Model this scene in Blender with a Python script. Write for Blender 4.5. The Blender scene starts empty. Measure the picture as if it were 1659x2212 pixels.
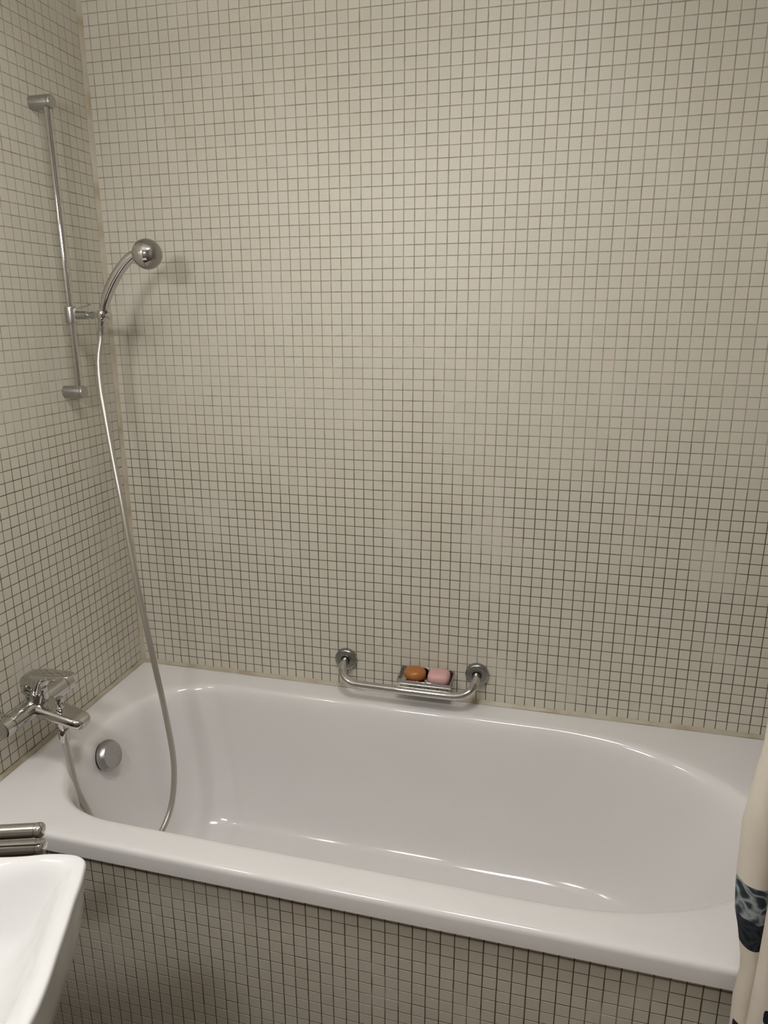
import bpy, bmesh, math, random
from mathutils import Vector, Matrix
random.seed(7)
scene = bpy.context.scene
C = scene.collection
Z0 = 0.56                       # height of the tub rim above the floor; all z below are from the rim
PI = math.pi
def V(x, y, z): return Vector((x, y, z + Z0))

# ------------------------------------------------------------------ camera
cam_d = bpy.data.cameras.new('camera'); cam = bpy.data.objects.new('camera', cam_d); C.objects.link(cam)
cam_d.sensor_fit = 'VERTICAL'; cam_d.sensor_height = 36.0; cam_d.lens = 24.978
cam_d.shift_x = 20 / 2212; cam_d.shift_y = -5 / 2212
right = Vector((0.9687644, 0.2479381, -0.0047110)); up = Vector((-0.0612300, 0.2575660, 0.9643187)); fwd = Vector((-0.2403047, 0.9339092, -0.2647021))
CAM = V(1.13598, -1.67195, 0.97822)
m = Matrix.Identity(4)
for i in range(3):
    m[i][0] = right[i]; m[i][1] = up[i]; m[i][2] = -fwd[i]; m[i][3] = CAM[i]
cam.matrix_world = m
cam_d.clip_start = 0.01
scene.camera = cam
# ------------------------------------------------------------------ world, lights, exposure
world = bpy.data.worlds.new('world'); scene.world = world; world.use_nodes = True
world.node_tree.nodes['Background'].inputs[0].default_value = (1.0, 0.93, 0.84, 1)
world.node_tree.nodes['Background'].inputs[1].default_value = 0.05
LAMP = V(0.53, -1.58, 1.26); LAMP_R = 0.042; LAMP_L = 0.20; LAMP_E = 88.0; LAMP_C = (1.0, 0.99, 0.985)
FILL = (1.0, -1.15); FILL_R = 0.20; FILL_E = 26.0         # added round fill light under the ceiling
scene.view_settings.view_transform = 'Standard'; scene.view_settings.look = 'None'
scene.view_settings.gamma = 1.0; scene.view_settings.use_curve_mapping = False
scene.view_settings.exposure = 0.13

# ------------------------------------------------------------------ materials
def mat(name, col=(.5, .5, .5), rough=.5, metal=0.0, coat=0.0, spec=.5, emis=None, es=0):
    mt = bpy.data.materials.new(name); mt.use_nodes = True
    b = mt.node_tree.nodes['Principled BSDF']
    b.inputs['Base Color'].default_value = (*col, 1); b.inputs['Roughness'].default_value = rough
    b.inputs['Metallic'].default_value = metal; b.inputs['Coat Weight'].default_value = coat
    b.inputs['Specular IOR Level'].default_value = spec
    if emis: b.inputs['Emission Color'].default_value = (*emis, 1); b.inputs['Emission Strength'].default_value = es
    return mt
def N(mt, t, **kw):
    n = mt.node_tree.nodes.new(t)
    for k, v in kw.items(): setattr(n, k, v)
    return n
def L(mt, a, b): mt.node_tree.links.new(a, b)
def bs(mt): return mt.node_tree.nodes['Principled BSDF']
def noise(mt, scale, detail=2.0, rough=.5, co=None):
    n = N(mt, 'ShaderNodeTexNoise'); n.inputs['Scale'].default_value = scale; n.inputs['Detail'].default_value = detail; n.inputs['Roughness'].default_value = rough
    if co is None:
        g = N(mt, 'ShaderNodeNewGeometry'); co = g.outputs['Position']
    L(mt, co, n.inputs['Vector']); return n
def ramp(mt, fac, stops):
    r = N(mt, 'ShaderNodeValToRGB'); e = r.color_ramp.elements
    e[0].position, e[0].color = stops[0][0], (*stops[0][1], 1); e[1].position, e[1].color = stops[-1][0], (*stops[-1][1], 1)
    for p, c in stops[1:-1]:
        q = e.new(p); q.color = (*c, 1)
    L(mt, fac, r.inputs[0]); return r
def mth(mt, op, a, b=None, clamp=False):
    n = N(mt, 'ShaderNodeMath', operation=op); n.use_clamp = clamp
    for i, v in enumerate((a, b)):
        if v is None: continue
        if isinstance(v, (int, float)): n.inputs[i].default_value = v
        else: L(mt, v, n.inputs[i])
    return n.outputs[0]
def mix(mt, fac, a, b, blend='MIX'):
    n = N(mt, 'ShaderNodeMix', data_type='RGBA', blend_type=blend)
    if isinstance(fac, (int, float)): n.inputs[0].default_value = fac
    else: L(mt, fac, n.inputs[0])
    for i, v in ((6, a), (7, b)):
        if isinstance(v, tuple): n.inputs[i].default_value = (*v, 1)
        else: L(mt, v, n.inputs[i])
    return n.outputs[2]

# mosaic tile: pale beige glazed squares, each a hair different (tint attribute on joined tiles, object property on single ones)
TILE = (0.535, 0.495, 0.405)
tile_m = mat('mosaic_tile', TILE, .42, spec=.45)
a1 = N(tile_m, 'ShaderNodeAttribute', attribute_name='tint', attribute_type='GEOMETRY')
a2 = N(tile_m, 'ShaderNodeAttribute', attribute_name='tint', attribute_type='OBJECT')
t_ = mth(tile_m, 'ADD', a1.outputs['Fac'], a2.outputs['Fac'])
rr = ramp(tile_m, t_, [(0, (.580, .548, .458)), (.12, (.595, .563, .471)), (.5, (.604, .573, .480)), (.85, (.614, .583, .489)), (.93, (.618, .566, .488)), (1, (.600, .576, .486))])
g = noise(tile_m, 260, 2)
gc = ramp(tile_m, g.outputs[0], [(.3, (.965, .965, .965)), (.7, (1.02, 1.02, 1.02))])
c1 = mix(tile_m, 1.0, rr.outputs[0], gc.outputs[0], 'MULTIPLY')
sc_ = noise(tile_m, 5.5, 3, .55)        # dried soap film, paler
sr = ramp(tile_m, sc_.outputs[0], [(.50, (0, 0, 0)), (.72, (1, 1, 1))])
fm = mth(tile_m, 'MULTIPLY', sr.outputs[0], .22)
c2 = mix(tile_m, fm, c1, (.66, .62, .56))
L(tile_m, c2, bs(tile_m).inputs['Base Color'])
bp = N(tile_m, 'ShaderNodeBump'); bp.inputs['Strength'].default_value = .12; bp.inputs['Distance'].default_value = .002
bn = noise(tile_m, 60, 3); L(tile_m, bn.outputs[0], bp.inputs['Height']); L(tile_m, bp.outputs[0], bs(tile_m).inputs['Normal'])
# grout: limewashed pale higher up, stained brown where water splashes
grout_m = mat('grout', (.2, .17, .13), .85, spec=.2)
geo = N(grout_m, 'ShaderNodeNewGeometry'); sx = N(grout_m, 'ShaderNodeSeparateXYZ'); L(grout_m, geo.outputs['Position'], sx.inputs[0])
gn = noise(grout_m, 2.3, 3, .6)
zz = mth(grout_m, 'SUBTRACT', sx.outputs['Z'], Z0)
zn = mth(grout_m, 'ADD', zz, mth(grout_m, 'MULTIPLY', mth(grout_m, 'SUBTRACT', gn.outputs[0], .5), .55))
gr = ramp(grout_m, zn, [(0.0, (.135, .105, .073)), (.35, (.125, .100, .070)), (.60, (.16, .132, .095)), (.80, (.400, .362, .292)), (1.0, (.345, .308, .242))])
gn2 = noise(grout_m, 38, 2)
gv = ramp(grout_m, gn2.outputs[0], [(.3, (.78, .78, .78)), (.7, (1.22, 1.21, 1.2))])
gfilm = ramp(grout_m, noise(grout_m, 5.5, 3, .55).outputs[0], [(.55, (0, 0, 0)), (.70, (1, 1, 1))])       # same soap film as on the tiles
L(grout_m, mix(grout_m, mth(grout_m, 'MULTIPLY', gfilm.outputs[0], .75), mix(grout_m, 1.0, gr.outputs[0], gv.outputs[0], 'MULTIPLY'), (.50, .455, .38)), bs(grout_m).inputs['Base Color'])

enamel = mat('white_enamel', (.77, .735, .715), .10, spec=.55)
en = noise(enamel, 3.0, 3)
er = ramp(enamel, en.outputs[0], [(.3, (.775, .75, .74)), (.7, (.805, .78, .77))])
L(enamel, er.outputs[0], bs(enamel).inputs['Base Color'])
ceramic = mat('white_ceramic', (.72, .715, .71), .08, spec=.55)
chrome = mat('chrome', (.60, .59, .575), .06, 1.0)
cn = noise(chrome, 55, 3)
cr = ramp(chrome, cn.outputs[0], [(.35, (.03, .03, .03)), (.7, (.09, .09, .09))]); L(chrome, cr.outputs[0], bs(chrome).inputs['Roughness'])
dull = mat('dull_chrome', (.46, .45, .44), .30, 1.0)
dn = noise(dull, 120, 3)
dr = ramp(dull, dn.outputs[0], [(.35, (.27, .27, .27)), (.7, (.36, .36, .36))]); L(dull, dr.outputs[0], bs(dull).inputs['Roughness'])
flange_m = mat('dull_flange', (.34, .35, .33), .26, 1.0)
satin = mat('satin_metal', (.36, .34, .31), .30, .95)
hose_m = mat('hose_sleeve', (.50, .47, .42), .30, .75)
hw = N(hose_m, 'ShaderNodeTexWave'); hw.inputs['Scale'].default_value = 90
hose_low = mat('hose_low', (.40, .38, .36), .35, .6)
black = mat('black_gap', (.02, .02, .02), .6)
silic = mat('silicone', (.47, .42, .32), .45)
snn = noise(silic, 14, 3)
srr = ramp(silic, snn.outputs[0], [(.30, (.36, .29, .18)), (.5, (.46, .41, .31)), (.7, (.52, .47, .38))]); L(silic, srr.outputs[0], bs(silic).inputs['Base Color'])
soap_o = mat('amber_soap', (.42, .150, .040), .30, spec=.5); bs(soap_o).inputs['Subsurface Weight'].default_value = .15
bs(soap_o).inputs['Subsurface Radius'].default_value = (.01, .004, .001)
soap_p = mat('pink_soap', (.68, .40, .38), .5); bs(soap_p).inputs['Subsurface Weight'].default_value = .1
bs(soap_p).inputs['Subsurface Radius'].default_value = (.01, .005, .004)
plaster = mat('ceiling_paint', (.70, .68, .64), .8)
floor_m = mat('floor_tile', (.14, .09, .062), .4)
far_tile = mat('far_tile', (.26, .235, .20), .45)
door_m = mat('door_paint', (.55, .52, .47), .5)
lamp_m = mat('lamp_glass', (.9, .9, .9), .4, emis=LAMP_C, es=LAMP_E)
# shower curtain print: cream cloth, dark blooms with grey petals
cur_m = mat('curtain_cloth', (.62, .55, .44), .75, spec=.2)
tc = N(cur_m, 'ShaderNodeTexCoord'); uvn = N(cur_m, 'ShaderNodeUVMap')
sp = N(cur_m, 'ShaderNodeSeparateXYZ'); L(cur_m, uvn.outputs[0], sp.inputs[0])
def blob(cx, cy, rx, ry):
    dx = mth(cur_m, 'DIVIDE', mth(cur_m, 'SUBTRACT', sp.outputs[0], cx), rx); dy = mth(cur_m, 'DIVIDE', mth(cur_m, 'SUBTRACT', sp.outputs[1], cy), ry)
    d = mth(cur_m, 'ADD', mth(cur_m, 'POWER', mth(cur_m, 'ABSOLUTE', dx), 4.0), mth(cur_m, 'POWER', mth(cur_m, 'ABSOLUTE', dy), 4.0))
    return d
CUR_BLOBS = [(.026, .158, .040, .053), (.022, -.040, .006, .011), (.178, .060, .008, .012)]
dmin = None
un_ = noise(cur_m, 26, 2, .5, uvn.outputs[0])
for b_ in CUR_BLOBS + [(.62, .45, .05, .07), (.95, .15, .05, .06), (.30, .62, .05, .07), (.75, .85, .05, .07), (.2, 1.1, .05, .07), (.9, 1.25, .05, .06), (.5, -.2, .05, .06)]:
    d_ = blob(*b_); dmin = d_ if dmin is None else mth(cur_m, 'MINIMUM', dmin, d_)
dn_ = mth(cur_m, 'ADD', dmin, mth(cur_m, 'MULTIPLY', mth(cur_m, 'SUBTRACT', un_.outputs[0], .5), .5))
mask = mth(cur_m, 'LESS_THAN', dn_, 1.0)
vo = N(cur_m, 'ShaderNodeTexVoronoi', feature='DISTANCE_TO_EDGE'); vo.inputs['Scale'].default_value = 38
wv = N(cur_m, 'ShaderNodeMix', data_type='VECTOR'); wv.inputs[0].default_value = .09; L(cur_m, uvn.outputs[0], wv.inputs[4]); L(cur_m, noise(cur_m, 20, 2, .5, uvn.outputs[0]).outputs[1], wv.inputs[5])
L(cur_m, wv.outputs[1], vo.inputs['Vector'])
pet = ramp(cur_m, vo.outputs['Distance'], [(0.0, (.34, .37, .38)), (.05, (.26, .29, .31)), (.16, (.040, .055, .065)), (.5, (.012, .016, .024))])
low = mth(cur_m, 'LESS_THAN', mth(cur_m, 'ADD', sp.outputs[1], mth(cur_m, 'MULTIPLY', mth(cur_m, 'SUBTRACT', un_.outputs[0], .5), .06)), .150)
pet2 = mix(cur_m, mth(cur_m, 'MULTIPLY', low, .93), pet.outputs[0], (.012, .015, .022))
cl = noise(cur_m, 7, 3, .5, uvn.outputs[0])
cloth = ramp(cur_m, cl.outputs[0], [(.3, (.66, .595, .505)), (.7, (.74, .675, .585))])
L(cur_m, mix(cur_m, mask, cloth.outputs[0], pet2), bs(cur_m).inputs['Base Color'])
bs(cur_m).inputs['Transmission Weight'].default_value = 0.0

# ------------------------------------------------------------------ helpers
def empty(name, loc, label=None, cat=None, group=None):
    o = bpy.data.objects.new(name, None); C.objects.link(o); o.location = loc; o.empty_display_size = .05
    if label: o['label'] = label
    if cat: o['category'] = cat
    if group: o['group'] = group
    return o
def link(name, me, mt, parent=None, smooth=True, angle=None):
    if mt is not None: me.materials.append(mt)
    o = bpy.data.objects.new(name, me); C.objects.link(o)
    if smooth:
        for p in me.polygons: p.use_smooth = True
        if angle:
            me.set_sharp_from_angle(angle=math.radians(angle))
    if parent is not None:
        o.parent = parent; 
        root = parent; off = Vector((0, 0, 0))
        while root is not None: off += root.location; root = root.parent
        o.matrix_parent_inverse = Matrix.Identity(4)
        for v in me.vertices: v.co -= off
    return o
def bm_obj(name, bm, mt, parent=None, smooth=True, angle=40):
    me = bpy.data.meshes.new(name); bmesh.ops.recalc_face_normals(bm, faces=bm.faces); bm.to_mesh(me); bm.free()
    return link(name, me, mt, parent, smooth, angle)
def frame(d):
    d = d.normalized(); a = Vector((0, 0, 1)) if abs(d.z) < .9 else Vector((1, 0, 0))
    u = d.cross(a).normalized(); return u, d.cross(u).normalized()
def rings(bm, rs, closed=True, cap0=True, cap1=True):
    vs = [[bm.verts.new(p) for p in r] for r in rs]; n = len(rs[0])
    for a, b in zip(vs, vs[1:]):
        for i in range(n if closed else n - 1):
            j = (i + 1) % n; bm.faces.new((a[i], a[j], b[j], b[i]))
    if cap0: bm.faces.new(vs[0][::-1])
    if cap1: bm.faces.new(vs[-1])
    return vs
def lathe(bm, o, d, prof, seg=32, cap0=True, cap1=True):
    """prof: (distance along d, radius)"""
    d = d.normalized(); u, w = frame(d)
    rings(bm, [[o + d * t + (u * math.cos(2 * PI * k / seg) + w * math.sin(2 * PI * k / seg)) * max(r, 1e-5) for k in range(seg)] for t, r in prof], True, cap0, cap1)
def catmull(pts, n=8):
    out = []; P = [pts[0]] + list(pts) + [pts[-1]]
    for i in range(1, len(P) - 2):
        p0, p1, p2, p3 = P[i - 1], P[i], P[i + 1], P[i + 2]
        for k in range(n):
            t = k / n
            out.append(tuple(.5 * ((2 * b) + (-a + c) * t + (2 * a - 5 * b + 4 * c - d) * t * t + (-a + 3 * b - 3 * c + d) * t ** 3) for a, b, c, d in zip(p0, p1, p2, p3)))
    out.append(tuple(pts[-1])); return out
def tube(bm, pts, rad, seg=16):
    """pts: Vectors, rad: float or list"""
    n = len(pts); R = rad if isinstance(rad, (list, tuple)) else [rad] * n
    t0 = (pts[1] - pts[0]).normalized(); u, w = frame(t0); rs = []
    for i, p in enumerate(pts):
        t = (pts[min(i + 1, n - 1)] - pts[max(i - 1, 0)]).normalized()
        u = (u - t * u.dot(t)).normalized(); w = t.cross(u)
        rs.append([p + (u * math.cos(2 * PI * k / seg) + w * math.sin(2 * PI * k / seg)) * R[i] for k in range(seg)])
    rings(bm, rs)
def capsule(r, l, e=.25, n=5):
    """lathe profile of a rod of length l with edges rounded by e*r"""
    b = r * e; pr = [(b - b * math.cos(a), r - b + b * math.sin(a)) for a in [PI / 2 * i / n for i in range(n + 1)]]
    return pr + [(l - t, q) for t, q in pr[::-1]]
def bbox(bm, lo, hi, bev=0, seg=2):
    r = bmesh.ops.create_cube(bm, size=1); s = [hi[i] - lo[i] for i in range(3)]; c = [(hi[i] + lo[i]) / 2 for i in range(3)]
    for v in r['verts']: v.co = Vector((v.co.x * s[0] + c[0], v.co.y * s[1] + c[1], v.co.z * s[2] + c[2]))
    if bev:
        es = {e for v in r['verts'] for e in v.link_edges}
        bmesh.ops.bevel(bm, geom=list(es), offset=bev, segments=seg, affect='EDGES', profile=.6)
def struct(name, lo, hi, mt):
    bm = bmesh.new(); bbox(bm, lo, hi); o = bm_obj(name, bm, mt, None, False); o['kind'] = 'structure'; return o

# ------------------------------------------------------------------ room shell
PITCH = 0.025; RX = 1.72; YF = -2.35; ZC = 1.94
Zf = 0.0; Zt = ZC + Z0; T = .08; GD = .00045
wall_back = struct('wall_back', (-T, GD, 0), (RX + T, T, Zt), grout_m)
wall_left = struct('wall_left', (-T, YF, 0), (-GD, GD, Zt), grout_m)
wall_right = struct('wall_right', (RX, YF, 0), (RX + T, GD, Zt), far_tile)
wall_front = struct('wall_front', (-T, YF - T, 0), (RX + T, YF, Zt), far_tile)
floor = struct('floor', (-T, YF - T, -T), (RX + T, T, 0), floor_m)
ceiling = struct('ceiling', (-T, YF - T, Zt), (RX + T, T, Zt + T), plaster)

def tile_mesh(w, h, tint=None):
    """one mosaic piece in its own plane: x right, y up, z out; chamfered edge"""
    c = .00035; d = GD + .0002
    v = [(-w/2, -h/2, -d), (w/2, -h/2, -d), (w/2, h/2, -d), (-w/2, h/2, -d), (-w/2, -h/2, -c*.7), (w/2, -h/2, -c*.7), (w/2, h/2, -c*.7), (-w/2, h/2, -c*.7),
         (-w/2 + c, -h/2 + c, 0), (w/2 - c, -h/2 + c, 0), (w/2 - c, h/2 - c, 0), (-w/2 + c, h/2 - c, 0)]
    f = [(8, 9, 10, 11)]
    for i in range(4):
        j = (i + 1) % 4; f += [(i, j, 4 + j, 4 + i), (4 + i, 4 + j, 8 + j, 8 + i)]
    return v, f
COL_J = [-25,-22,-19,-14,-10,-7,-4,-2,0,3,7,8,11,13,14,14,15,15,14,12,11,11,11,11,12,13,12,9,6,3,-2,-5,-7,-9,-11,-10,-10,-10,-9,-9,-9,-10,-9,-9,-10,-10,-9,-7,-5,-3,-1,0,0,0,1,1,2,4,5,6,6,6,5,4]
ROW_J = [4,4,6,9,10,10,11,10,7,6,6,3,1,-1,-3,-6,-5,-4,-3,-2,-2,-2,-2,-3,-4,-5,-6,-7,-8,-9,-10,-11,-12,-13,-13,-13,-13,-13,-12,-12,-11,-8,-5,-2,2,5,8,12,14,17,18,19,19,18,15,11,8,3,-2,-4,-7,-8,-6,-5]
def depth_in_view(p):
    d = p - CAM; z = d.dot(fwd)
    if z < .05: return None
    x = 1534.755 * d.dot(right) / z + 809.5; y = 1101 - 1534.755 * d.dot(up) / z
    return z if -5 < x < 1664 and -5 < y < 2217 else None
def mosaic(parent, us, vs, origin, U, W, hide=None, gapu=.0021, gapv=.0019):
    """us/vs joint lines along U and W (metres); tiles between neighbouring joints"""
    Nn = U.cross(W); cells = []
    for i in range(len(us) - 1):
        for j in range(len(vs) - 1):
            w = us[i + 1] - us[i] - gapu; h = vs[j + 1] - vs[j] - gapv
            if w < .003 or h < .003: continue
            cu = (us[i] + us[i + 1]) / 2; cv = (vs[j] + vs[j + 1]) / 2
            p = origin + U * cu + W * cv
            dz = depth_in_view(p)
            if hide and hide(p): dz = None
            cells.append((dz if dz else 99, p, w, h))
    cells.sort(key=lambda c: c[0])
    base = {}
    vv, ff, tint = [], [], []
    single = 0
    for dz, p, w, h in cells:
        rx, ry = random.gauss(0, .0016), random.gauss(0, .0016)
        q = p + U * random.gauss(0, .00012) + W * random.gauss(0, .00012)
        X = (U + Nn * rx).normalized(); Y = (W + Nn * ry).normalized(); Y = (Y - X * Y.dot(X)).normalized(); Zn = X.cross(Y)
        t = random.random()
        if single < 300 and dz < 99 and w > .02 and h > .02:
            single += 1
            me = base.get('m')
            if me is None:
                v, f = tile_mesh(PITCH - gapu, PITCH - gapv); me = bpy.data.meshes.new('tile'); me.from_pydata(v, [], f); me.materials.append(tile_m); base['m'] = me
            o = bpy.data.objects.new('tile', me); C.objects.link(o); o.parent = parent
            M = Matrix.Identity(4)
            sw, sh = w / (PITCH - gapu), h / (PITCH - gapv)
            for k in range(3): M[k][0] = X[k] * sw; M[k][1] = Y[k] * sh; M[k][2] = Zn[k]; M[k][3] = q[k] - parent.location[k]
            o.matrix_local = M; o['tint'] = t
        else:
            v, f = tile_mesh(w, h); n0 = len(vv)
            for a, b, c in v: vv.append(q + X * a + Y * b + Zn * c)
            for fc in f: ff.append(tuple(n0 + k for k in fc)); tint.append(t)
    me = bpy.data.meshes.new('mosaic_tiles'); me.from_pydata([tuple(v - parent.location) for v in vv], [], ff); me.materials.append(tile_m)
    at = me.attributes.new('tint', 'FLOAT', 'FACE'); at.data.foreach_set('value', tint)
    o = bpy.data.objects.new('mosaic_tiles', me); C.objects.link(o); o.parent = parent; o['kind'] = 'stuff'
    return o
# back wall
cols = [0.004] + [.0260 + i * .0250125 + (COL_J[i] * 1e-4 if i < 64 else 4e-4) for i in range(68) if .0260 + i * .025 < RX - .004] + [RX]
rows = sorted([1.6049 - i * .0249825 + (ROW_J[i] * 1e-4 if i < 64 else -5e-4) for i in range(64)] + [1.6053 + i * .025 for i in range(1, 14) if 1.6053 + i * .025 < ZC - .003] + [ZC] + [.006])
rows = [r for r in rows if r > .005]
mosaic(wall_back, cols, rows, V(0, 0, 0), Vector((1, 0, 0)), Vector((0, 0, 1)))
# left wall (U runs towards +y, normal +x : U = -... keep right-handed)
lc = [.0035] + [(.345 + k) * PITCH for k in range(94)]
lr = [.006] + [(.3417 + k) * PITCH for k in range(77) if (.3417 + k) * PITCH < ZC - .003] + [ZC]
lr = [r for r in lr if r > .005]
mosaic(wall_left, sorted(-c for c in lc), lr, V(0, 0, 0), Vector((0, 1, 0)), Vector((0, 0, 1)))
# tub front panel
PY = -.677
bm = bmesh.new(); bbox(bm, (0.001, PY + GD, 0), (RX - .001, PY + .03, Z0 - .040)); panel = bm_obj('wall_tub_front', bm, grout_m, None, False); panel['kind'] = 'structure'
pc = [.0015] + [((.7901 + k) * PITCH) for k in range(68)] + [RX - .001]
pr = sorted([-.0385] + [-(2.463 + i) * .0249 for i in range(1, 21)] + [-.0615] + [-Z0 + .0005])
mosaic(panel, pc, pr, V(0, PY, 0), Vector((1, 0, 0)), Vector((0, 0, 1)), hide=lambda p: p.x > 1.45 or (p.x < .42))

# sealant beads
def bead(name, p, q, a, b, r):
    """quarter-round bead from p to q filling the corner between directions a and b"""
    bm = bmesh.new(); n = 40; rs = []
    for i in range(n + 1):
        c = p.lerp(q, i / n); rr_ = r * (1 + .18 * math.sin(i * 1.7) * math.sin(i * .63))
        prof = [c + a * -.0004 + b * -.0004, c + a * rr_ - b * .0004] + [c + a * (rr_ - rr_ * .72 * math.sin(t)) + b * (rr_ - rr_ * .72 * math.cos(t)) - (a + b) * 0 for t in [PI / 2 * k / 4 for k in range(5)]][1:-1] + [c + b * rr_ - a * .0004]
        rs.append(prof)
    rings(bm, rs); o = bm_obj(name, bm, silic, None, True, 60); o['kind'] = 'structure'; return o
bead('trim_1', V(.002, -.0001, .0002), V(RX - .002, -.0001, .0002), Vector((0, -1, 0)), Vector((0, 0, 1)), .0075)
bead('trim_2', V(.0001, -.003, .0002), V(.0001, -.693, .0002), Vector((1, 0, 0)), Vector((0, 0, 1)), .0075)
bead('trim_3', V(.0002, -.0002, .004), V(.0002, -.0002, ZC - .002), Vector((1, 0, 0)), Vector((0, -1, 0)), .0085)

# ------------------------------------------------------------------ bathtub
TX1 = RX - .002; TX0 = .001; TY0 = -.695; TY1 = -.0005
tub = empty('bathtub', V(.86, -.35, -Z0), 'long white enamelled bathtub set against the mosaic walls', 'bathtub')
def outline(xl, xr, al, ar, H, yc, nl, nr, n_end=44, n_str=34):
    """closed outline: returns points with matching index between rings"""
    cl, cr = xl + al, xr - ar; pts = []
    def sup(phi, a, n): 
        c, s = abs(math.cos(phi)), abs(math.sin(phi)); r = ((c / a) ** n + (s / H) ** n) ** (-1 / n); return r * math.cos(phi), r * math.sin(phi)
    for k in range(n_end + 1):       # right end, from +y to -y
        ph = PI / 2 - PI * k / n_end; x, y = sup(ph, ar, nr); pts.append((cr + x, yc + y))
    for k in range(1, n_str): pts.append((cr + (cl - cr) * k / n_str, yc - H))
    for k in range(n_end + 1):
        ph = -PI / 2 - PI * k / n_end; x, y = sup(ph, al, nl); pts.append((cl + x, yc + y))
    for k in range(1, n_str): pts.append((cl + (cr - cl) * k / n_str, yc + H))
    return pts
YC = -.3525
O0 = outline(.085, 1.612, .25, .455, .2795, YC, 2.5, 2.05)
O1 = outline(.385, 1.17, .10, .16, .112, YC, 3.6, 3.4)
n_end, n_str = 44, 34
def outer(inset):
    pts = []; x0, x1, y0, y1 = TX0 + inset, TX1 - inset, TY0 + inset, TY1 - inset
    cr, cl = 1.612 - .455, .085 + .25
    def hit(cx, p):
        dx, dy = p[0] - cx, p[1] - YC; t = 1e9
        if dx > 1e-9: t = min(t, (x1 - cx) / dx)
        if dx < -1e-9: t = min(t, (x0 - cx) / dx)
        if dy > 1e-9: t = min(t, (y1 - YC) / dy)
        if dy < -1e-9: t = min(t, (y0 - YC) / dy)
        return (cx + dx * t, YC + dy * t)
    for i, p in enumerate(O0):
        if i <= n_end: pts.append(hit(cr, p))
        elif i < n_end + n_str: pts.append((p[0], y0))
        elif i <= 2 * n_end + n_str: pts.append(hit(cl, p))
        else: pts.append((p[0], y1))
    # snap the sample nearest each corner onto it
    for cx, cy in ((x0, y0), (x0, y1), (x1, y0), (x1, y1)):
        k = min(range(len(pts)), key=lambda i: (pts[i][0] - cx) ** 2 + (pts[i][1] - cy) ** 2); pts[k] = (cx, cy)
    return pts
rs = []
for ins, z in ((.004, -.036), (.0, -.0385), (.0, -.034), (.0, -.012), (.0008, -.007), (.003, -.0028), (.007, -.0006), (.012, 0)):
    rs.append([V(x, y, z) for x, y in outer(ins)])
A = outer(.012)
for t in (.3, .6, .85):
    rs.append([V(a[0] + (b[0] - a[0]) * t, a[1] + (b[1] - a[1]) * t, -.0015 * t) for a, b in zip(A, O0)])
prof = [(0, -.0018), (.022, -.0040), (.045, -.0090), (.068, -.018), (.088, -.032), (.103, -.050), (.118, -.075), (.150, -.13), (.185, -.19), (.225, -.245), (.275, -.295), (.34, -.338), (.42, -.368), (.55, -.388), (.75, -.397), (1.0, -.400)]
for u, z in catmull(prof, 4):
    rs.append([V(a[0] + (b[0] - a[0]) * u, a[1] + (b[1] - a[1]) * u, z) for a, b in zip(O0, O1)])
bm = bmesh.new(); rings(bm, rs, True, False, True); bmesh.ops.reverse_faces(bm, faces=bm.faces)
me = bpy.data.meshes.new('basin'); bm.to_mesh(me); bm.free()
link('basin', me, enamel, tub, True, 50)
# overflow control on the left end
kc = V(.1155, -.372, -.0575); kd = Vector((.95, -.0, .30)).normalized()
bm = bmesh.new(); lathe(bm, kc - kd * .008, kd, [(0, .030), (.012, .0345), (.016, .0345), (.017, .033)], 40); bm_obj('overflow_collar', bm, black, tub)['label'] = 'dark gap ring behind the overflow knob'
bm = bmesh.new(); lathe(bm, kc + kd * .010, kd, [(0, .034), (.001, .0375), (.003, .0383), (.009, .0378), (.0125, .0358), (.0185, .0318), (.0192, .0310), (.0188, .0300), (.0186, .006), (.0186, .0)], 48)
kn = bm_obj('overflow_knob', bm, dull, tub, True, 25); kn['label'] = 'round chrome overflow knob'
bm = bmesh.new(); lathe(bm, V(.55, YC, -.3995), Vector((0, 0, 1)), [(0, .033), (.003, .033), (.005, .029), (.004, .012), (.007, .01), (.0075, 0)], 32); bm_obj('drain_cover', bm, chrome, tub)

# ------------------------------------------------------------------ shower rail
RB = (.038, -.203)
rail = empty('shower_rail', V(0, RB[1], .80), 'tall vertical chrome shower rail on the left mosaic wall', 'shower rail')
bm = bmesh.new(); lathe(bm, V(RB[0], RB[1], .812), Vector((0, 0, 1)), [(0, .0082), (.60, .0082)], 28); bm_obj('bar', bm, chrome, rail)
for z in (1.4205, .8050):
    bm = bmesh.new(); lathe(bm, V(-.001, RB[1], z), Vector((1, 0, 0)), [(0, .0135), (.0006, .0142), (.044, .0142), (.045, .0138)], 36); b_ = bm_obj('bracket', bm, dull, rail)
    bm = bmesh.new(); lathe(bm, V(.0435, RB[1], z), Vector((1, 0, 0)), [(0, .0133), (.0012, .0133), (.0012, .0142), (.0065, .0142), (.0085, .0132), (.0088, .011), (.0088, 0)], 36); bm_obj('end_cap', bm, dull, b_)
zs = .9805
bm = bmesh.new(); lathe(bm, V(RB[0], RB[1], zs - .018), Vector((0, 0, 1)), capsule(.0122, .037, .15), 32); sl = bm_obj('slider', bm, dull, rail)
bm = bmesh.new(); bbox(bm, V(RB[0] + .010, RB[1] - .0085, zs - .016), V(RB[0] + .0175, RB[1] + .0085, zs + .015), .002, 2); bm_obj('slider_block', bm, chrome, sl)
bm = bmesh.new()
lv = [(RB[0] + .012, .0125), (RB[0] + .020, .0150), (RB[0] + .034, .0185), (RB[0] + .048, .0225), (RB[0] + .0555, .0265)]
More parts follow.
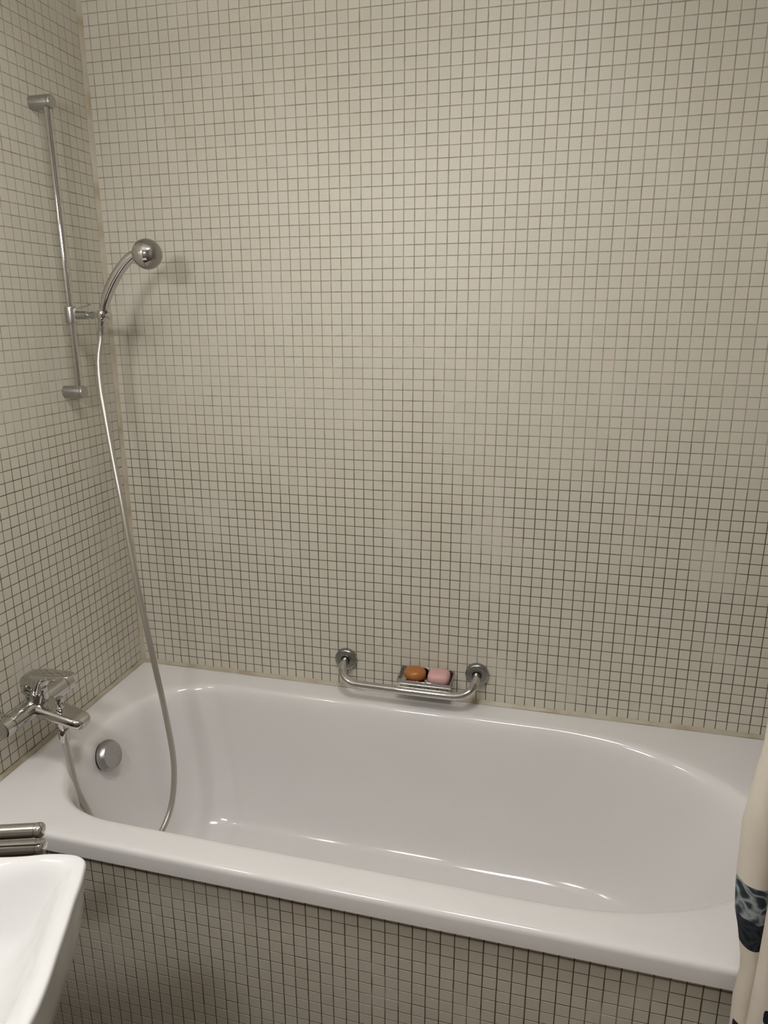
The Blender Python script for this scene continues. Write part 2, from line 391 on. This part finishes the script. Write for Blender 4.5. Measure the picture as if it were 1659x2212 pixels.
rings(bm, [[V(x, RB[1] + s * .006, zs + z + k * .0013) for s, k in ((-1, -1), (1, -1), (1, 1), (-1, 1))] for x, z in lv]); bm_obj('clamp_lever', bm, chrome, sl)
bm = bmesh.new(); lathe(bm, V(RB[0] + .017, RB[1], zs - .0005), Vector((1, 0, 0)), [(0, .0075), (.001, .0092), (.024, .0088), (.026, .0092), (.028, .0065), (.033, .0055), (.037, .008), (.046, .0085)], 28); bm_obj('swivel_arm', bm, dull, sl)
hax = Vector((.18, 0, 1)).normalized(); hc = V(.1205, RB[1], .979)
bm = bmesh.new(); lathe(bm, hc - hax * .013, hax, [(0, .0075), (.003, .0098), (.010, .0115), (.017, .0118), (.022, .0112), (.024, .0100)], 32); bm_obj('holder_cone', bm, chrome, sl)
bm = bmesh.new(); lathe(bm, hc + Vector((.009, 0, 0)), Vector((1, 0, 0)), [(0, .005), (.007, .0045), (.008, .0085), (.0115, .0085), (.012, .0075)], 24); bm_obj('holder_knob', bm, chrome, sl)

# ------------------------------------------------------------------ hand shower
hs = empty('hand_shower', hc, 'chrome hand shower with round ball head, held by the rail slider', 'hand shower')
hp = [(.1140, .9500), (.1180, .9655), (.1245, .989), (.1310, 1.008), (.1425, 1.030), (.1560, 1.051), (.1720, 1.0715), (.1900, 1.0895), (.2080, 1.1030), (.2250, 1.1085)]
hp = catmull(hp, 5); pts = [V(x, -.203, z) for x, z in hp]; n = len(pts)
rad = []
for i in range(n):
    t = i / (n - 1); rad.append(.0068 + .0052 * math.sin(min(1, t * 1.45) * PI * .62) if t < .85 else .0068 + .0052 * math.sin(PI * .62) - .0015 * (t - .85) / .15)
bm = bmesh.new(); tube(bm, pts, rad, 24); bm_obj('handle', bm, chrome, hs)
bc = V(.2480, -.203, 1.1080); bdir = Vector((-.02, -.98, -.12)).normalized(); R_ = .0325
bm = bmesh.new()
lathe(bm, bc, bdir, [(R_ * 1.012 * math.cos(a), R_ * 1.012 * math.sin(a)) for a in [math.radians(48) * k / 12 for k in range(13)]][::-1], 48, False, False); bm_obj('head_dome', bm, chrome, hs)
bm = bmesh.new()
lathe(bm, bc, bdir, [(R_ * .99 * math.cos(a), R_ * .99 * math.sin(a)) for a in [math.radians(45 + 99 * k / 20) for k in range(21)]][::-1], 48, False, False); bm_obj('head_shell', bm, satin, hs)
bm = bmesh.new()
lathe(bm, bc, -bdir, [(R_ * .79, .0205), (R_ * .83, .0195), (R_ * .87, .010), (R_ * .88, 0)], 40, True, False); bm_obj('spray_face', bm, satin, hs)
for q_, nm in ((V(.2270, -.2075, 1.1090), 'head_collar'),):
    bm = bmesh.new(); lathe(bm, q_ - Vector((.006, 0, 0)), Vector((1, -.2, .1)), [(0, .0108), (.003, .0122), (.008, .0122), (.010, .0105)], 28); bm_obj(nm, bm, chrome, hs)

# ------------------------------------------------------------------ shower hose
hose = empty('shower_hose', V(.113, -.203, .948), 'long grey shower hose hanging from the hand shower into the tub', 'hose')
hpts = [(.1138, -.203, .946), (.1110, -.204, .925), (.1060, -.213, .8780), (.1130, -.226, .815), (.1275, -.240, .7543), (.150, -.260, .66), (.1740, -.280, .5686), (.1975, -.299, .46), (.2197, -.315, .3578), (.2568, -.335, .1827), (.2776, -.345, .0815),
        (.2948, -.355, -.0222), (.3025, -.370, -.0868), (.3042, -.395, -.1453), (.2990, -.430, -.1833), (.280, -.465, -.216), (.248, -.487, -.226), (.210, -.500, -.195), (.181, -.510, -.140), (.1630, -.511, -.0920), (.1440, -.509, -.050), (.1300, -.503, .000), (.1215, -.4990, .045), (.1195, -.4982, .080)]
hv = [V(*p) for p in catmull(hpts, 8)]
bm = bmesh.new(); tube(bm, hv, .0068, 16); ho = bm_obj('hose_sleeve', bm, hose_m, hose)
bm = bmesh.new(); lathe(bm, V(.1118, -.203, .9345), Vector((.18, 0, 1)), [(0, .0062), (.002, .0078), (.018, .0070), (.022, .0078), (.026, .0072)], 24); bm_obj('top_ferrule', bm, dull, hose)
bm = bmesh.new(); lathe(bm, V(.1195, -.4983, .066), Vector((0, 0, 1)), [(0, .0095), (.002, .0112), (.010, .0115), (.030, .0130), (.032, .0122)], 28); bm_obj('hose_nut', bm, chrome, hose)

# ------------------------------------------------------------------ bath mixer
MY = -.500; MZ = .150; MX = .060
mix_ = empty('bath_mixer', V(0, MY, MZ), 'chrome single-lever bath mixer tap on the left wall above the tub end', 'tap')
bm = bmesh.new()
lathe(bm, V(MX, MY - .108, MZ), Vector((0, 1, 0)), [(0, .0175), (.001, .0195), (.010, .0205), (.022, .0205), (.0225, .0190), (.0245, .0190), (.025, .0208), (.191, .0208), (.1915, .0190), (.1935, .0190), (.194, .0205), (.215, .0195), (.216, .0175)], 40)
bm_obj('body', bm, chrome, mix_)
for s in (-1, 1):
    y = MY + s * .075
    bm = bmesh.new(); lathe(bm, V(-.001, y, MZ), Vector((1, 0, 0)), [(0, .031), (.004, .031), (.010, .027), (.014, .018), (.0145, .0125), (.045, .0125)], 36); e_ = bm_obj('escutcheon', bm, dull, mix_)
    bm = bmesh.new(); lathe(bm, V(.020, y, MZ), Vector((1, 0, 0)), [(0, .0145), (.001, .0165), (.016, .0165), (.017, .0145)], 6); bm_obj('union_nut', bm, chrome, e_, False)
# neck and lever
bm = bmesh.new(); lathe(bm, V(MX + .003, MY, MZ + .006), Vector((.06, 0, 1)), [(0, .0240), (.020, .0238), (.026, .0228), (.0268, .0215), (.0285, .0215), (.0295, .0232), (.040, .0232)], 40); bm_obj('neck', bm, chrome, mix_)
# lever: a hood that grows out of the neck into a broad flat paddle
def hood_section(x, zt, zb, w, yo=0, r=.3, n=20):
    pts = []
    for k in range(n):
        a = 2 * PI * k / n; c, s = math.cos(a), math.sin(a)
        e = .55
        yy = math.copysign(abs(c) ** e, c) * w; z_ = (zt + zb) / 2 + math.copysign(abs(s) ** e, s) * (zt - zb) / 2
        pts.append(V(x, MY + yo + yy, z_))
    return pts
bm = bmesh.new()
secs = [(MX - .0245, .2050, .1960, .006), (MX - .0235, .2140, .1830, .014), (MX - .019, .2220, .1780, .0195), (MX - .010, .2290, .1765, .0232), (MX + .004, .2325, .1768, .0240), (MX + .016, .2335, .1790, .0238), (MX + .024, .2338, .1870, .0232), (MX + .030, .2338, .2080, .0222), (MX + .036, .2337, .2190, .0213), (MX + .050, .2337, .2235, .0200), (MX + .070, .2345, .2265, .0182), (MX + .088, .2358, .2298, .0160), (MX + .098, .2362, .2315, .0125), (MX + .1025, .2356, .2330, .007)]
rings(bm, [hood_section(*s) for s in secs]); bm_obj('lever', bm, chrome, mix_, True, 55)
# spout
bm = bmesh.new()
def spsec(x, zt, zb, w):
    pts = []
    for k in range(24):
        a = 2 * PI * k / 24; c, s = math.cos(a), math.sin(a); e = .45
        pts.append(V(x, MY + math.copysign(abs(c) ** e, c) * w, (zt + zb) / 2 + math.copysign(abs(s) ** .7, s) * (zt - zb) / 2))
    return pts
rings(bm, [spsec(*s) for s in [(MX + .004, .163, .134, .030), (MX + .018, .161, .132, .030), (MX + .035, .1565, .1290, .0285), (MX + .06, .1505, .1235, .0270), (MX + .085, .1445, .1185, .0262), (MX + .103, .1400, .1140, .0250), (MX + .115, .1365, .1120, .0222), (MX + .1215, .1325, .1140, .017), (MX + .1245, .1280, .1185, .010)]])
sp_ = bm_obj('spout', bm, chrome, mix_, True, 60)
bm = bmesh.new(); lathe(bm, V(MX + .104, MY, .118), Vector((.15, 0, -1)), [(0, .0135), (.008, .0135), (.0085, .011)], 28); bm_obj('aerator', bm, dull, sp_)
# diverter and hose outlet
bm = bmesh.new(); lathe(bm, V(MX + .060, MY, .148), Vector((.05, 0, 1)), [(0, .0095), (.004, .0090), (.007, .0052), (.013, .0045), (.015, .0085), (.020, .0090), (.027, .0082), (.0285, .006)], 28); bm_obj('diverter_knob', bm, chrome, mix_)
bm = bmesh.new(); lathe(bm, V(MX + .0595, MY + .0017, .128), Vector((0, 0, -1)), [(0, .0135), (.018, .0130), (.024, .0100), (.034, .0098)], 28); bm_obj('hose_outlet', bm, chrome, mix_)

# ------------------------------------------------------------------ grab bar
gb = empty('grab_bar', V(.80, 0, .08), 'chrome tubular grab bar with two round flanges low on the back wall', 'grab bar')
for x, z in ((.6255, .0835), (.9775, .0830)):
    bm = bmesh.new(); lathe(bm, V(x, .0005, z), Vector((0, -1, 0)), [(0, .0285), (.001, .0300), (.010, .0300), (.013, .0285), (.0145, .0255), (.015, .0200), (.0145, .0125)], 40, True, False); bm_obj('flange', bm, flange_m, gb)
gp = [(.6255, -.006, .0835), (.6255, -.018, .0830), (.6255, -.034, .0805), (.6280, -.050, .0740), (.6350, -.063, .0655), (.6480, -.0715, .0580), (.6650, -.0755, .0535), (.69, -.0765, .0520), (.80, -.0765, .0515), (.91, -.0765, .0520), (.937, -.0755, .0535), (.9550, -.0715, .0580), (.9680, -.063, .0655), (.9750, -.050, .0740), (.9775, -.034, .0805), (.9775, -.018, .0825), (.9775, -.006, .0830)]
bm = bmesh.new(); tube(bm, [V(*p) for p in catmull(gp, 6)], .0105, 24); bm_obj('rail', bm, chrome, gb)

# ------------------------------------------------------------------ soap dish and soaps
sd = empty('soap_dish', V(.85, 0, .07), 'small rectangular chrome soap dish on the back wall between the grab bar flanges', 'soap dish')
dx0, dx1, dy0, dy1, dz = .7790, .9185, -.0665, -.004, .0635
bm = bmesh.new(); bbox(bm, V(dx0 + .001, dy0 + .001, dz), V(dx1 - .001, dy1, dz + .0016), .0005, 1); bm_obj('dish_floor', bm, chrome, sd)
for nm, lo, hi in (('front_rim', (dx0, dy0 - .001, dz), (dx1, dy0 + .0012, dz + .0125)), ('side_rim', (dx0, dy0, dz), (dx0 + .0018, dy1, dz + .015)), ('side_rim', (dx1 - .0018, dy0, dz), (dx1, dy1, dz + .015)), ('back_rim', (dx0, dy1 - .002, dz), (dx1, dy1, dz + .021))):
    bm = bmesh.new(); bbox(bm, V(*lo), V(*hi), .0005, 1); bm_obj(nm, bm, chrome, sd)
bm = bmesh.new(); bbox(bm, V(.828, -.006, dz - .012), V(.872, .0005, dz + .010), .002, 1); bm_obj('wall_bracket', bm, dull, sd)
def soap(name, c, rx, ry, rz, e, mt, label, dent=False, tilt=0):
    bm = bmesh.new(); rs = []
    for i in range(1, 16):
        ph = -PI / 2 + PI * i / 16; r = abs(math.cos(ph)) ** e; h = math.copysign(abs(math.sin(ph)) ** .8, math.sin(ph))
        ring = []
        for k in range(36):
            a = 2 * PI * k / 36; cc, ss = math.cos(a), math.sin(a)
            x = math.copysign(abs(cc) ** e, cc) * rx * r; y = math.copysign(abs(ss) ** e, ss) * ry * r; z = h * rz
            if dent and z > 0: z -= .006 * math.exp(-((x - .003) ** 2 + (y + .002) ** 2) / (.0035 ** 2)) 
            ring.append(V(c[0] + x, c[1] + y, c[2] + z + tilt * y))
        rs.append(ring)
    rings(bm, rs); o = bm_obj(name, bm, mt, None, True, None)
    o['label'] = label; o['category'] = 'soap'; return o
soap('amber_soap', (.8205, -.0355, .0815), .0290, .0250, .0170, .95, soap_o, 'round amber brown bar of soap on the left half of the soap dish')
soap('pink_soap', (.8830, -.0350, .0800), .0285, .0260, .0160, .55, soap_p, 'squarish pale pink bar of soap on the right half of the soap dish', True)

# ------------------------------------------------------------------ washbasin
wb = empty('washbasin', V(0, -1.27, .20), 'glossy white ceramic washbasin jutting in at the bottom left corner', 'washbasin')
half = [(.003, -1.085), (.08, -1.080), (.15, -1.070), (.30, -1.046), (.44, -1.018), (.500, -.997), (.525, -.991), (.543, -.990), (.557, -.996), (.566, -1.011), (.575, -1.030), (.5855, -1.0565), (.600, -1.090), (.6144, -1.125), (.633, -1.170), (.645, -1.212), (.650, -1.27)]
half = catmull(half, 5); WO = half + [(x, -2.54 - y) for x, y in half[-2::-1]]
wc = (.33, -1.27)
def wring(s, z, dx=0, inner=False):
    out = []
    for x, y in WO:
        X = wc[0] + (x - wc[0]) * s + dx
        if x < .01: X = .003 if s > .97 else X
        sk = min(.09, max(0, .955 - s)) * 1.6 if inner else 0
        out.append(V(X, wc[1] + (y - wc[1]) * s + sk * (x - .50) * (1 if y > wc[1] else -1) * min(1, abs(y - wc[1]) / .12), z))
    return out
wr = [(.60, .085), (.80, .10), (.90, .128), (.945, .165), (.962, .190), (.972, .205), (.985, .235), (.994, .254), (.998, .262), (1.0, .2655), (.999, .2685), (.995, .2705), (.988, .2712), (.970, .2708), (.955, .2700), (.940, .2684), (.920, .2645), (.900, .2590), (.875, .250), (.850, .238), (.82, .224), (.76, .195), (.66, .172), (.50, .158), (.30, .150), (.12, .147)]
bm = bmesh.new(); rings(bm, [wring(s, z, 0, i > 12) for i, (s, z) in enumerate(wr)]); bm_obj('bowl', bm, ceramic, wb, True, 70)
bm = bmesh.new(); lathe(bm, V(.33, -1.27, .1465), Vector((0, 0, 1)), [(0, .024), (.003, .024), (.004, .018), (.0035, 0)], 28); bm_obj('drain_ring', bm, chrome, wb)

# ------------------------------------------------------------------ swivel towel rail
tr = empty('towel_rail', V(0, -1.045, .18), 'two-armed chrome swivel towel rail with rounded ends behind the washbasin', 'towel rail')
def arm(p, q, r, zz):
    d = (q - p).normalized(); l = (q - p).length
    bm = bmesh.new(); lathe(bm, p, d, [(0, r * .9), (.001, r), (l - .012, r), (l - .0115, r * .93), (l - .010, r * .93)], 32); a = bm_obj('arm', bm, chrome, tr)
    bm = bmesh.new(); lathe(bm, q - d * .010, d, [(0, r * .96), (.001, r * 1.06), (.006, r * 1.06), (.009, r * .98), (.0115, r * .75), (.0125, r * .4), (.0127, 0)], 32); bm_obj('end_cap', bm, chrome, a)
arm(V(.030, -1.0118, .2010), V(.3945, -.8893, .2010), .0112, 0)
arm(V(.030, -.9925, .1560), V(.3800, -.8766, .1560), .0124, 0)
bm = bmesh.new(); lathe(bm, V(.026, -1.002, .130), Vector((0, 0, 1)), capsule(.019, .095, .2), 28); bm_obj('swivel_post', bm, chrome, tr)
bm = bmesh.new(); bbox(bm, V(-.001, -1.026, .140), V(.016, -.978, .215), .002, 2); bm_obj('wall_plate', bm, dull, tr)

# ------------------------------------------------------------------ shower curtain and its rod
rod = empty('curtain_rod', V(RX / 2, -.76, 1.78), 'straight chrome shower curtain rod above the tub front, over the picture', 'curtain rod')
bm = bmesh.new(); lathe(bm, V(0, -.76, 1.78), Vector((1, 0, 0)), [(0, .0125), (RX, .0125)], 24); bm_obj('pole', bm, chrome, rod)
for x, s in ((0, 1), (RX, -1)):
    bm = bmesh.new(); lathe(bm, V(x - s * .0005, -.76, 1.78), Vector((s, 0, 0)), [(0, .03), (.006, .03), (.012, .018), (.02, .0165)], 28); bm_obj('end_flange', bm, chrome, rod)
cu = empty('shower_curtain', V(1.56, -.76, 1.77), 'cream shower curtain with dark blue-black blossoms, bunched at the right end of the tub', 'shower curtain')
nu, nz = 150, 90
zt, zb = 1.755, -.50
EDGE = [(-.6, .026), (-.25, .024), (-.054, .0216), (.001, .0196), (.0495, .0232), (.0787, .0209), (.1182, .0125), (.145, .0044), (.2043, -.0003), (.2432, -.0019), (.3111, -.004), (.336, .0), (.437, .008), (.8, .012), (1.8, .016)]
def edge_dx(z):
    for (a, b), (c, d) in zip(EDGE, EDGE[1:]):
        if z <= c: 
            t = max(0, (z - a) / (c - a)); t = t * t * (3 - 2 * t); return b + (d - b) * t
    return EDGE[-1][1]
SEC = [(1.4235, -.734), (1.4245, -.745), (1.432, -.757), (1.445, -.762), (1.458, -.757), (1.466, -.744), (1.472, -.738), (1.474, -.752), (1.462, -.772), (1.447, -.786), (1.4405, -.800), (1.445, -.814), (1.462, -.820), (1.482, -.812), (1.494, -.790), (1.502, -.760), (1.512, -.740), (1.524, -.748), (1.532, -.775), (1.544, -.800), (1.560, -.806), (1.574, -.792), (1.584, -.762), (1.594, -.736), (1.606, -.734), (1.616, -.756), (1.626, -.786), (1.642, -.800), (1.658, -.790), (1.668, -.762), (1.680, -.740), (1.694, -.745)]
SECF = catmull(SEC, 6); nu = len(SECF) - 1
def cur_pt(s, z):
    """s 0..1 along the cloth, from its free edge; z height"""
    k = s * nu; i = min(int(k), nu - 1); t = k - i
    x = SECF[i][0] + (SECF[i + 1][0] - SECF[i][0]) * t; y = SECF[i][1] + (SECF[i + 1][1] - SECF[i][1]) * t
    x += edge_dx(z) * max(0, 1 - s * 5.2)
    lean = .005 * math.sin(z * 4.2 + 1.0) * min(1, s * 5)
    q = .80 + .20 * min(1, max(0, (1.8 - z) / 1.4))            # folds open out towards the hem
    return x + lean, -.760 + (y + .760) * q + .004 * math.sin(z * 6 + s * 9) * min(1, s * 5)
vv, uv, ff = [], [], []
for j in range(nz + 1):
    z = zb + (zt - zb) * j / nz; acc = 0; pv = None
    for i in range(nu + 1):
        s = i / nu; x, y = cur_pt(s, z)
        if pv: acc += math.hypot(x - pv[0], y - pv[1])
        pv = (x, y); vv.append(V(x, y, z)); uv.append((acc, z))
for j in range(nz):
    for i in range(nu):
        a = j * (nu + 1) + i; ff.append((a, a + 1, a + nu + 2, a + nu + 1))
me = bpy.data.meshes.new('cloth'); me.from_pydata([tuple(v) for v in vv], [], ff)
ul = me.uv_layers.new(name='UVMap')
for lp in me.loops: ul.data[lp.index].uv = uv[lp.vertex_index]
clo = link('cloth', me, cur_m, cu, True)
so = clo.modifiers.new('thick', 'SOLIDIFY'); so.thickness = .0012
for k in range(6):
    x = 1.45 + k * .044
    bm = bmesh.new(); pts = [V(x, -.76 + .019 * math.cos(2 * PI * i / 24), 1.772 + .022 * math.sin(2 * PI * i / 24)) for i in range(24)]
    rs_ = []
    for i, p in enumerate(pts):
        rd = (p - V(x, -.76, 1.772)).normalized(); rs_.append([p + (rd * math.cos(2 * PI * q / 8) + Vector((1, 0, 0)) * math.sin(2 * PI * q / 8)) * .0016 for q in range(8)])
    rs_.append(rs_[0]); rings(bm, rs_, True, False, False); bmesh.ops.remove_doubles(bm, verts=bm.verts, dist=1e-6); bm_obj('curtain_ring', bm, chrome, cu)

# ------------------------------------------------------------------ lamp (outside the frame)
lp = empty('strip_lamp', V(LAMP.x, LAMP.y, ZC), 'white tube lamp on two thin stems, lighting the bathroom from above the picture', 'lamp')
bm = bmesh.new(); lathe(bm, LAMP - Vector((LAMP_L / 2, 0, 0)), Vector((1, 0, 0)), capsule(LAMP_R, LAMP_L, .5), 28); bm_obj('tube', bm, lamp_m, lp, True, None)
for sx_ in (-.06, .06):
    h_ = Zt - LAMP.z - LAMP_R
    bm = bmesh.new(); lathe(bm, LAMP + Vector((sx_, 0, LAMP_R - .002)), Vector((0, 0, 1)), [(0, .005), (h_ - .01, .005), (h_ - .009, .03), (h_ + .004, .03)], 16); bm_obj('stem', bm, dull, lp)

cl_ = empty('ceiling_fill', V(FILL[0], FILL[1], ZC), 'added flat round fill light under the ceiling, unseen, brightening the tub from above', 'lamp')  # unseen fill light, added to lift the tub deck with soft light from above
disc_m = mat('fill_disc', (.9, .9, .9), .4, emis=LAMP_C, es=FILL_E)
bm = bmesh.new(); lathe(bm, V(FILL[0], FILL[1], ZC + .001), Vector((0, 0, -1)), [(0, FILL_R + .008), (.035, FILL_R + .008), (.036, FILL_R)], 48); bm_obj('fill_ring', bm, plaster, cl_)
bm = bmesh.new(); lathe(bm, V(FILL[0], FILL[1], ZC - .033), Vector((0, 0, -1)), [(0, FILL_R), (.008, FILL_R - .004), (.013, FILL_R - .02), (.016, FILL_R * .5), (.017, 0)], 48); bm_obj('fill_diffuser', bm, disc_m, cl_)

# unseen narrow light, added for highlights on the towel rail and washbasin
wl = empty('added_basin_light', V(0, -1.30, 1.34), 'added narrow tube light on the left wall, unseen, giving highlights on washbasin and towel rail', 'lamp')
highlight_m = mat('highlight_tube', (.9, .9, .9), .4, emis=LAMP_C, es=42.0)
bm = bmesh.new(); lathe(bm, V(.075, -1.425, 1.34), Vector((0, 1, 0)), capsule(.020, .25, .5), 24); bm_obj('tube', bm, highlight_m, wl)
for y in (-1.37, -1.23):
    bm = bmesh.new(); lathe(bm, V(-.001, y, 1.34), Vector((1, 0, 0)), [(0, .02), (.006, .02), (.008, .006), (.058, .006)], 16); bm_obj('bracket', bm, dull, wl)
